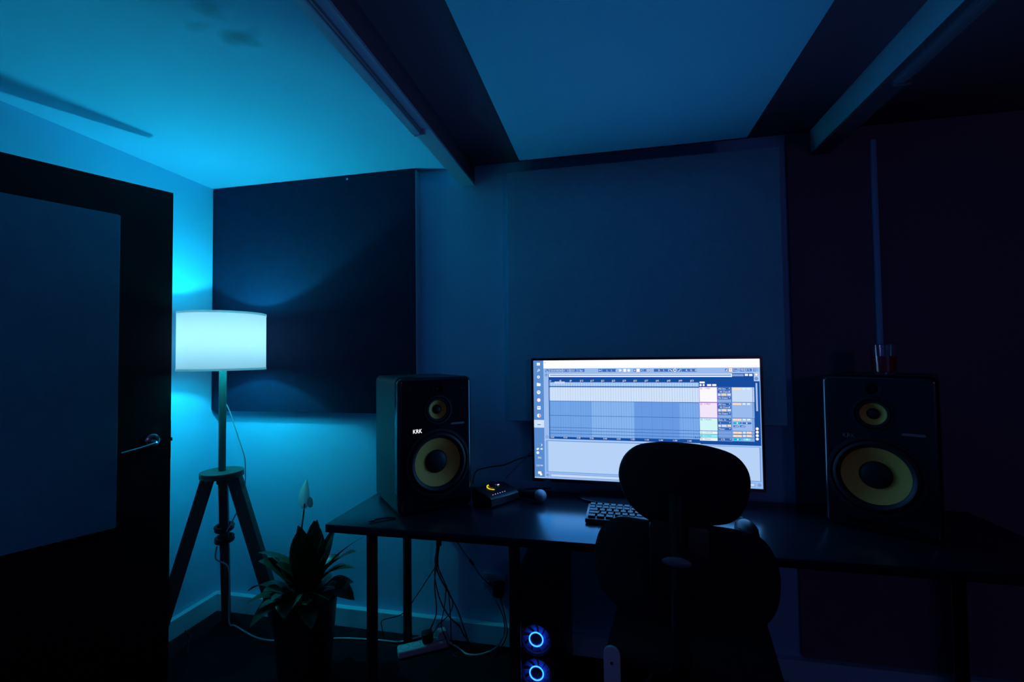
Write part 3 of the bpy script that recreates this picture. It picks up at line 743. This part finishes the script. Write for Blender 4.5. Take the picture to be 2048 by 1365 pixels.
mo = thing('computer_mouse', 'black computer mouse on the desk beside the keyboard', 'mouse', (2.578, -.425, DZ), math.radians(8))
mb = MB().sphere((0, 0, 0), 1, (.036, .062, .042), 32, 20)
for v in mb.bm.verts:
    if v.co.z < 0: v.co.z = max(v.co.z * .05, -.001)
    v.co.z += .002
    v.co.x *= 1 - .12 * math.cos(v.co.y / .062 * PI / 2) * (1 if abs(v.co.z) < .015 else 0)
mb.build('shell', mat('mouse_shell', (.010, .010, .014), .38, var=.1, spec=.22), mo)
MB().cyl((-.005, .040, .031), (.005, .040, .031), .009, seg=18).build('scroll_wheel', M['rubber'], mo)
MB().tube([(0, .060, .010), (.004, .10, .004), (.03, .16, .003), (.06, .24, .003)], .0017, 6).build('mouse_cable', M['cable_b'], mo)

# ---------------------------------------------------------------- audio interface, microphone, small lead on the desk
ai = thing('audio_interface', 'small black audio interface with a glowing yellow dial ring', 'audio interface', (1.640, -.238, DZ), math.atan2(.83, .55))
mb = MB()
prof = [(-.0625, .004), (.0600, .004), (.0600, .056), (.030, .060), (-.050, .044), (-.0625, .034)]
vs0 = [mb.bm.verts.new((-.08, y, z)) for y, z in prof]; vs1 = [mb.bm.verts.new((.08, y, z)) for y, z in prof]
for i in range(6): mb.bm.faces.new((vs0[i], vs0[(i + 1) % 6], vs1[(i + 1) % 6], vs1[i]))
mb.bm.faces.new(vs0); mb.bm.faces.new(vs1)
mb.build('case', M['blackmetal'], ai, bevel=.003)
for x, y in ((-.07, -.05), (.07, -.05), (-.07, .05), (.07, .05)): MB().cyl((x, y, 0), (x, y, .0045), .006, seg=12).build('foot', M['rubber'], ai)
sl = math.atan2(.060 - .044, .080)
Tt = lambda x, y: Matrix.Translation((x, y, .060 - (.030 - y) * .2)) @ Matrix.Rotation(sl, 4, 'X')
MB().lathe([(.0165, 0), (.0165, .018), (.015, .020), (0, .020)], Tt(-.006, .012), 32).build('dial', M['gloss'], ai)
yel = emat('yellow_led', (1.0, .72, .02), 1.3)
for k in range(11):
    a = math.radians(95 + k * 15)
    MB().box((.023 * math.cos(a), .023 * math.sin(a), .001), (.0045, .0032, .002), a + PI / 2, M=Tt(-.006, .012)).build('ring_light', yel, ai, smooth=False)
MB().box((0, 0, .001), (.010, .0035, .002), M=Tt(.034, .018)).build('lit_button', emat('white_led', (.9, .8, .9), 1.0), ai, smooth=False)
for k in range(6):
    MB().box((0, 0, .0008), (.0035, .002, .0016), M=Tt(-.052 + k * .0135, -.043)).build('indicator', mat('indicator_lens', (.45, .45, .6), .3, emit=(.35, .35, .65), estr=1.4), ai, smooth=False)

mic = thing('microphone', 'handheld microphone with a round mesh head lying on the desk', 'microphone', (1.832, -.225, DZ))
hd_ = Vector((0, 0, .0275)); tl = Vector((-.145, .085, .014)); ax = (tl - hd_).normalized()
MB().sphere(hd_, .0265, (1, 1, .98), 28, 18).build('grille', M['mesh_metal'], mic)
MB().cyl(hd_ + ax * .018, hd_ + ax * .030, .0245, .021, seg=28).build('collar', M['blackmetal'], mic)
MB().cyl(hd_ + ax * .030, tl, .0185, .0115, seg=24).build('handle', M['blackplastic'], mic)
MB().tube([tl, tl + ax * .02, (-.10, .13, .006), (-.06, .17, .005), (.02, .19, .005)], .003, 8).build('microphone_cable', M['cable_b'], mic)

jl = thing('jack_lead', 'short black lead with a shiny metal plug near the desk edge', 'cable', (1.230, -.568, DZ))
MB().cyl((0, 0, .006), (.006, .005, .006), .0035, seg=12).cyl((.006, .005, .006), (.018, .016, .006), .0055, seg=12).build('metal_plug', M['chrome'], jl)
MB().tube([(.018, .016, .006), (.04, .035, .006), (.065, .052, .005), (.085, .055, .004)], .0035, 8).build('lead', M['cable_b'], jl)

# thin leads on the wall behind the desk
tag(MB().tube([(1.655, -.10, .80), (1.68, -.055, .825), (1.72, -.03, .865), (1.775, -.02, .915), (1.84, -.02, .95)], .0022, 6).build('thin_cable', M['greyplastic']), 'thin grey cable rising from the audio interface to the screen', 'cable')
tag(MB().tube([(1.475, -.03, .745), (1.49, -.02, .803), (1.55, -.018, .825), (1.63, -.018, .840), (1.70, -.018, .870), (1.80, -.018, .90)], .0025, 6).build('thin_cable', M['cable_b']), 'thin black cable sagging along the wall from speaker to screen', 'cable')

# ---------------------------------------------------------------- computer tower under the desk
pc = thing('computer_tower', 'black computer tower with glowing blue fan rings under the desk', 'computer', (1.842, -.425, 0))
tw2, td, th2 = .20, .39, .47
fx = [-.004]
holes = [circ(-.004, .290, .057, 40), circ(-.004, .165, .057, 40), circ(-.004, .0765 - .0, .0, 3)][:2]
MB().prism(rrect(-tw2 / 2, .012, tw2 / 2, th2, .006, 3), .03, None, holes).build('front_panel', M['blackplastic'], pc, bevel=.002)
MB().box((0, .03 + (td - .03) / 2, .012 + (th2 - .012) / 2), (tw2, td - .03, th2 - .012), r=.003).build('case', M['blackmetal'], pc)
for x in (-.08, .08):
    for y in (.03, .36): MB().box((x, y, .0065), (.03, .03, .013), r=.003).build('foot', M['rubber'], pc)
blue = emat('blue_led_ring', (.012, .115, 1.0), 7.0)
for z in (.290, .165):
    fo = thing('fan', None, None, (-.004, .012, z)); fo.parent = pc
    rx = Matrix.Rotation(PI / 2, 4, 'X')
    MB().lathe([(.0565, -.012), (.0565, .004), (.053, .004), (.053, -.012)], rx, 40, closed=True).build('fan_frame', M['greyplastic'], fo)
    MB().tube([(.0255 * math.cos(2 * PI * i / 40), -.004, .0255 * math.sin(2 * PI * i / 40)) for i in range(40)], .0024, 8, 1, closed=True, smooth=False).build('light_ring', blue, fo)
    MB().lathe([(0, .002), (.020, .002), (.022, -.002), (.022, -.012)], rx, 32).build('hub', M['blackplastic'], fo)
    bl = MB()
    for k in range(9):
        a0 = 2 * PI * k / 9; n_ = 5
        prv = None
        for i in range(n_ + 1):
            r_ = .022 + .029 * i / n_
            tw_ = a0 + .25 * i / n_
            va = bl.bm.verts.new((r_ * math.cos(tw_), .002, r_ * math.sin(tw_))); vb = bl.bm.verts.new((r_ * math.cos(tw_ + .55), .010, r_ * math.sin(tw_ + .55)))
            if prv: bl.bm.faces.new((prv[0], prv[1], vb, va))
            prv = (va, vb)
    bmesh.ops.solidify(bl.bm, geom=bl.bm.faces[:], thickness=.0012)
    bl.build('fan_blades', mat('smoked_blade', (.30, .34, .6), .35, var=.05), fo)

# ---------------------------------------------------------------- office chair
ca = math.radians(-9)
CX, CY = 2.325 + .23 * .156, -.81 + .23 * .988
ch = thing('office_chair', 'black office chair with two padded backrests in front of the screen', 'chair', (CX, CY, 0), ca)
YB = -.23                                               # backrest plane; the sitter faces local +y
def pad(name, pts, thick, y, curve, m):
    ol = smooth_loop(pts, 4)
    mb = MB(); bm = mb.bm
    cx_ = sum(p_[0] for p_ in ol) / len(ol); cz_ = sum(p_[1] for p_ in ol) / len(ol)
    wmax = max(abs(p_[0] - cx_) for p_ in ol)
    rings = []
    lay = [(0, 0.0), (.5, 0.0), (.86, .004), (.97, .012), (1.0, thick * .5), (.97, thick - .012), (.86, thick - .004), (.5, thick), (0, thick)]
    for s_, dy in lay:
        if s_ == 0: rings.append([bm.verts.new((cx_, y + dy, cz_))]); continue
        rg = []
        for (x_, z_) in ol:
            xx = cx_ + (x_ - cx_) * s_; zz = cz_ + (z_ - cz_) * s_
            rg.append(bm.verts.new((xx, y + dy + curve * ((xx - cx_) / wmax) ** 2, zz)))
        rings.append(rg)
    n_ = len(ol)
    for a_, b_ in zip(rings, rings[1:]):
        for i in range(n_):
            j = (i + 1) % n_
            if len(a_) == 1: bm.faces.new((a_[0], b_[i], b_[j]))
            elif len(b_) == 1: bm.faces.new((a_[i], a_[j], b_[0]))
            else: bm.faces.new((a_[i], a_[j], b_[j], b_[i]))
    return mb.build(name, m, ch, angle=60)
pad('upper_backrest', [(-.078, 1.108), (-.133, 1.093), (-.172, 1.056), (-.188, 1.005), (-.178, .956), (-.153, .916), (-.11, .886), (-.056, .877), (.083, .889), (.132, .911),
                       (.157, .956), (.166, 1.009), (.153, 1.053), (.118, 1.086), (.051, 1.106), (-.025, 1.111)], .045, YB, .03, M['chairfab'])
pad('lower_backrest', [(-.257, .803), (-.238, .842), (-.208, .868), (-.172, .882), (-.10, .883), (.059, .887), (.143, .879), (.178, .868), (.205, .842), (.224, .80), (.232, .74), (.215, .66), (.15, .61),
                       (-.02, .595), (-.18, .61), (-.25, .66), (-.268, .74)], .040, YB + .005, .035, M['chairfab'])
MB().box((-.02, YB - .018, .80), (.155, .034, .20), r=.012).build('back_bracket', M['blackplastic'], ch)
MB().tube([(-.02, YB - .03, .98), (-.02, YB - .035, .85), (-.02, YB - .03, .66), (-.02, YB - .005, .52), (-.01, YB + .10, .44), (0, YB + .20, .43)], .024, 12).build('spine', M['blackplastic'], ch)
MB().sphere((-.026, YB - .062, .812), .030, (1.25, .35, .45), 24, 14).build('adjustment_knob', M['greyplastic'], ch)
MB().box((0, .02, .475), (.47, .45, .07), r=.034, seg=4).build('seat', M['chairfab'], ch)
MB().box((0, .02, .425), (.20, .22, .035), r=.01).build('seat_mechanism', M['blackplastic'], ch)
MB().lathe([(0, .0), (.022, .0), (.024, .006), (.022, .012), (0, .012)], Matrix.Translation((-.030, YB - .03, .505)) @ Matrix.Rotation(PI / 2, 4, 'X'), 24).build('tension_knob', M['gloss'], ch)
ap = MB().prism([(x_, z_) for x_, z_ in [(-.0235, .18)] + [(.0235 * math.cos(a), .4975 + .0235 * math.sin(a)) for a in [PI - PI * i / 12 for i in range(13)]] + [(.0235, .18)]], .008,
                Matrix.Translation((-.2095, YB - .004, 0)))
ap.build('upright_bracket', M['palemetal'], ch, bevel=.002)
MB().cyl((-.2095, YB - .0065, .475), (-.2095, YB - .001, .475), .004, seg=12).build('bolt', M['blackmetal'], ch)
MB().tube([(-.2095, YB + .004, .20), (-.2095, YB + .03, .175), (-.15, YB + .12, .30), (-.08, YB + .2, .41)], .010, 10).build('bracket_arm', M['blackmetal'], ch)
MB().cyl((0, 0.02, .115), (0, .02, .42), .025, seg=20).cyl((0, .02, .09), (0, .02, .27), .034, seg=20).build('gas_lift', M['blackmetal'], ch)
for k in range(5):
    a = 2 * PI * k / 5 + .3
    e_ = Vector((.27 * math.cos(a), .02 + .27 * math.sin(a), .075))
    lg = MB().cyl((0, .02, .115), e_, .024, .016, seg=12).build('base_leg', M['blackplastic'], ch)
    nx = Vector((-math.sin(a), math.cos(a), 0))
    MB().cyl(e_ + nx * -.02 + Vector((0, 0, -.048)), e_ + nx * .02 + Vector((0, 0, -.048)), .027, seg=20).cyl(e_ + Vector((0, 0, -.048)), e_, .007, seg=8).build('caster', M['rubber'], lg)

# ---------------------------------------------------------------- potted plant
PX, PY = .845, -.405
pt = thing('potted_plant', 'leafy potted plant with one white flower beside the desk', 'plant', (PX, PY, 0))
MB().lathe([(0, 0), (.095, 0), (.100, .004), (.128, .335), (.132, .345), (.124, .345), (.118, .31), (0, .31)], seg=48).build('pot', M['pot'], pt)
MB().lathe([(.1185, .312), (.08, .318), (0, .322)], seg=32).build('soil', M['soil'], pt)
def leaf(bm, base, tip, w, droop=.25, fold=.25, twist=0.0, n=14):
    base, tip = Vector(base), Vector(tip); d = tip - base; L = d.length
    hz = Vector((d.x, d.y, 0)); hz = hz.normalized() if hz.length > 1e-4 else Vector((1, 0, 0))
    side = Vector((-hz.y, hz.x, 0)); side.rotate(Matrix.Rotation(twist, 3, d.normalized()))
    rows_ = []
    for i in range(n + 1):
        t = i / n
        p_ = base + d * t + Vector((0, 0, 1)) * (droop * L * 4 * t * (1 - t) * .5)
        tt = max(0, (t - .22) / .78)
        ww = w * (math.sin(PI * min(tt, 1) ** .85) ** .7 if tt > 0 else 0) + .002
        wav = .08 * ww * math.sin(9 * t + base.x * 40)
        upv = side.cross(d.normalized())
        if upv.z < 0: upv = -upv
        rows_.append([bm.verts.new(p_ + side * ww * s_ + upv * (abs(s_) * ww * fold + wav * s_)) for s_ in (-1, -.5, 0, .5, 1)])
    for a_, b_ in zip(rows_, rows_[1:]):
        for k in range(4): bm.faces.new((a_[k], a_[k + 1], b_[k + 1], b_[k]))
fol = MB()
c0 = (0, 0, .32)
T = lambda x, y, z: (x - PX, y - PY, z)
main = [(T(.805, -.40, .640), .045, .06), (T(.855, -.36, .650), .045, .04), (T(.955, -.36, .630), .042, .06), (T(.83, -.42, .630), .050, .05), (T(.885, -.40, .640), .048, .05), (T(.935, -.42, .610), .038, .05), (T(.985, -.40, .625), .034, .05), (T(.80, -.36, .60), .045, .1), (T(.87, -.36, .655), .030, .05),
        (T(.625, -.42, .520), .050, .30), (T(.68, -.48, .515), .050, .25), (T(1.085, -.41, .555), .046, .22), (T(1.12, -.47, .52), .020, .25), (T(1.10, -.36, .60), .012, .2), (T(.575, -.42, .350), .034, .42), (T(.66, -.52, .36), .042, .35),
        (T(1.02, -.50, .40), .050, .38), (T(1.06, -.38, .34), .045, .5), (T(.72, -.57, .30), .045, .5), (T(.66, -.33, .30), .04, .5), (T(.90, -.60, .37), .05, .45), (T(.98, -.55, .31), .045, .5),
        (T(.72, -.40, .50), .04, .25), (T(.95, -.46, .50), .045, .25), (T(.78, -.50, .52), .045, .2), (T(.88, -.50, .54), .05, .2), (T(1.0, -.33, .45), .04, .35), (T(.80, -.28, .50), .04, .3), (T(.92, -.27, .47), .04, .3)]
for i, (tip, w_, dr) in enumerate(main):
    a = 2 * PI * i / len(main) * 3.7
    leaf(fol.bm, (.035 * math.cos(a), .035 * math.sin(a), .315), tip, w_, dr, .22, .25 * math.sin(i * 2.3))
for i in range(16):
    a = 2 * PI * i / 16 + random.uniform(-.2, .2); r_ = random.uniform(.14, .21)
    leaf(fol.bm, (.04 * math.cos(a), .04 * math.sin(a), .315), (r_ * math.cos(a), r_ * math.sin(a), random.uniform(.34, .46)), random.uniform(.026, .04), random.uniform(.3, .5), .2, random.uniform(-.5, .5))
fol.build('foliage', M['leaf'], pt, angle=60)
MB().tube([(.01, .01, .315), (-.025, .005, .45), T(.822, -.40, .60), T(.834, -.40, .70), T(.838, -.40, .735)], .0033, 8).build('flower_stem', M['stem'], pt)
sp_ = MB(); rows_ = []
fv = Vector((.6, -.8, 0)); fr_ = Vector((.8, .6, 0))       # the spathe opens towards the room
for i in range(15):
    t = i / 14
    ww = .022 * math.sin(PI * t ** .72) ** .9 + .0008
    ctr = Vector((-.014, .006, .722)) + Vector((0, 0, .118)) * t + fr_ * (.004 + .022 * t * t - .012 * t) + fv * (-.010 * math.sin(PI * t))
    rows_.append([sp_.bm.verts.new(ctr + fr_ * (ww * math.sin(a)) + fv * (.016 * abs(math.sin(a)) ** 1.5 * (1 - .6 * t)) + Vector((0, 0, -.010 * abs(math.sin(a)) * (1 - t)))) for a in [(-1.3 + 2.6 * k / 10) for k in range(11)]])
for a_, b_ in zip(rows_, rows_[1:]):
    for k in range(10): sp_.bm.faces.new((a_[k], a_[k + 1], b_[k + 1], b_[k]))
fl = sp_.build('flower', M['petal'], pt, angle=80)
MB().sphere((.014, .012, .740), .017, (.9, .22, 1.35), 16, 10).build('flower_lobe', M['petal'], pt)

# ---------------------------------------------------------------- wall outlet, leads, power strip
ou = thing('wall_outlet', 'white double wall socket under the desk', 'wall socket', (1.570, 0, .282))
MB().prism(rrect(-.0575, -.036, .0575, .036, .006, 4), .010, Matrix.Translation((0, -.010, 0))).build('face_plate', M['plate'], ou, bevel=.002)
for x in (-.03, .03):
    MB().box((x - .006, -.0115, .020), (.012, .004, .016), r=.001).build('switch', M['plate'], ou)
sl_ = MB()
for x in (.03,):
    for dx, dz, rr_ in ((-.008, .006, .5), (.008, .006, -.5), (0, -.010, 0)):
        sl_.box((0, 0, 0), (.002, .001, .008), M=Matrix.Translation((x + dx, -.0102, -.005 + dz)) @ Matrix.Rotation(rr_, 4, 'Y'))
sl_.build('socket_slots', M['rubber'], ou)
pg = thing('power_plug', 'white plug in the wall socket with a white flex looping to the floor', 'plug', (1.540, -.012, .278))
MB().box((0, -.016, 0), (.036, .032, .036), r=.006).build('plug_body', M['plate'], pg)
rl = lambda x, y, z: (x - 1.540, y + .012, z - .278)
MB().tube([rl(1.54, -.040, .268), rl(1.585, -.055, .225), rl(1.622, -.05, .15), rl(1.63, -.055, .08), rl(1.595, -.075, .02), rl(1.53, -.115, .006), rl(1.473, -.125, .006), rl(1.44, -.105, .006), rl(1.41, -.09, .010), rl(1.375, -.082, .020), rl(1.345, -.085, .040)], .0038, 8).build('flex', M['cable_w'], pg)
ad_ = thing('power_adapter', 'black power adapter plugged into the wall socket', 'power adapter', (1.600, -.012, .268))
MB().box((0, -.024, -.004), (.048, .046, .062), r=.006).build('adapter_body', M['blackplastic'], ad_)
r2 = lambda x, y, z: (x - 1.600, y + .012, z - .268)
MB().tube([r2(1.605, -.04, .236), r2(1.63, -.05, .16), r2(1.642, -.05, .08), r2(1.62, -.05, .02), r2(1.60, -.06, .005), r2(1.60, -.12, .004)], .0026, 8).build('adapter_lead', M['cable_b'], ad_)
il = thing('inline_lead', 'thin black lead with a small connector running from desk to wall socket', 'cable', (1.40, -.03, .71))
r3 = lambda x, y, z: (x - 1.40, y + .03, z - .71)
MB().tube([r3(1.385, -.05, .709), r3(1.388, -.05, .52), r3(1.41, -.045, .46), r3(1.471, -.045, .383), r3(1.525, -.06, .325), r3(1.59, -.075, .285)], .0022, 8).build('lead', M['cable_b'], il)
MB().cyl(r3(1.462, -.045, .394), r3(1.482, -.045, .370), .006, seg=12).build('connector', M['blackplastic'], il)

ps = thing('power_strip', 'white power strip on the carpet under the desk', 'power strip', (1.262, -.128, 0), math.radians(33))
MB().box((0, 0, .018), (.235, .058, .034), r=.008, seg=3).build('strip_body', M['plate'], ps)
for k in range(4):
    x = -.085 + k * .052
    MB().lathe([(.019, 0), (.0205, .001), (.0205, -.001), (.0175, -.004), (0, -.004)], Matrix.Translation((x, 0, .0352)), 24).build('socket', M['greyplastic'], ps)
tag(MB().box((0, 0, .020), (.040, .040, .040), r=.007).build('plug', M['plate'], loc=(1.334, -.082, .0375)), 'white plug standing in the end of the power strip', 'plug').rotation_euler = (0, 0, .57)
tag(MB().box((0, 0, .022), (.050, .046, .044), r=.008).build('plug', M['blackplastic'], loc=(1.277, -.119, .0375)), 'black plug in the middle of the white power strip', 'plug').rotation_euler = (0, 0, .57)

# bundle of black leads hanging from the desk
cb = thing('cable_bundle', 'bundle of black cables tied together hanging under the desk', 'cables', (1.335, -.12, 0))
q = lambda x, z, y=-.12: (x - 1.335, y + .12, z)
top_ = [q(1.348, .709), q(1.345, .56), q(1.338, .50), q(1.330, .455)]
runs = [top_ + [q(1.317, .392), q(1.267, .308), q(1.217, .234), q(1.15, .150), q(1.05, .110), q(1.035, .06, -.10), q(1.04, .004, -.09)],
        top_ + [q(1.318, .39), q(1.312, .30), q(1.320, .20), q(1.315, .15), q(1.28, .08, -.10), q(1.25, .045, -.10), q(1.262, .064, -.125)],
        top_ + [q(1.325, .38), q(1.345, .33), q(1.385, .27), q(1.402, .22), q(1.385, .17), q(1.335, .12), q(1.30, .07, -.11), q(1.285, .080, -.118)],
        top_ + [q(1.322, .40), q(1.340, .34), q(1.39, .26), q(1.43, .19), q(1.452, .10, -.10), q(1.468, .03, -.08), q(1.47, .004, -.06), q(1.47, .004, 0.0 - .04)],
        top_ + [q(1.333, .40), q(1.36, .33), q(1.385, .27), q(1.395, .15), q(1.39, .06, -.10), q(1.395, .004, -.08)],
        top_ + [q(1.320, .37), q(1.322, .31), q(1.345, .23), q(1.385, .165), q(1.435, .125), q(1.455, .09), q(1.465, .045, -.09), q(1.458, .004, -.09)],
        top_ + [q(1.335, .37), q(1.368, .30), q(1.36, .20), q(1.345, .12), q(1.365, .055, -.11), q(1.40, .008, -.13), q(1.43, .004, -.15)]]
for i, r_ in enumerate(runs):
    a = 2 * PI * i / 7; off = Vector((.006 * math.cos(a), .006 * math.sin(a), 0))
    r_ = [Vector(v) + (off if k < 5 else off * .5) for k, v in enumerate(r_)]
    MB().tube(r_, .0030 if i % 2 else .0024, 7).build('cable', M['cable_b'], cb)
MB().lathe([(.010, -.008), (.013, -.008), (.013, .008), (.010, .008)], Matrix.Translation(q(1.337, .49)), 20, closed=True).build('cable_tie', M['rubber'], cb)
tag(MB().tube([(.20, -.36, .004), (.14, -.30, .004), (.10, -.25, .004), (.03, -.22, .004)], .003, 6).build('floor_cable', M['cable_b']), 'black cable on the carpet in the corner by the door', 'cable')
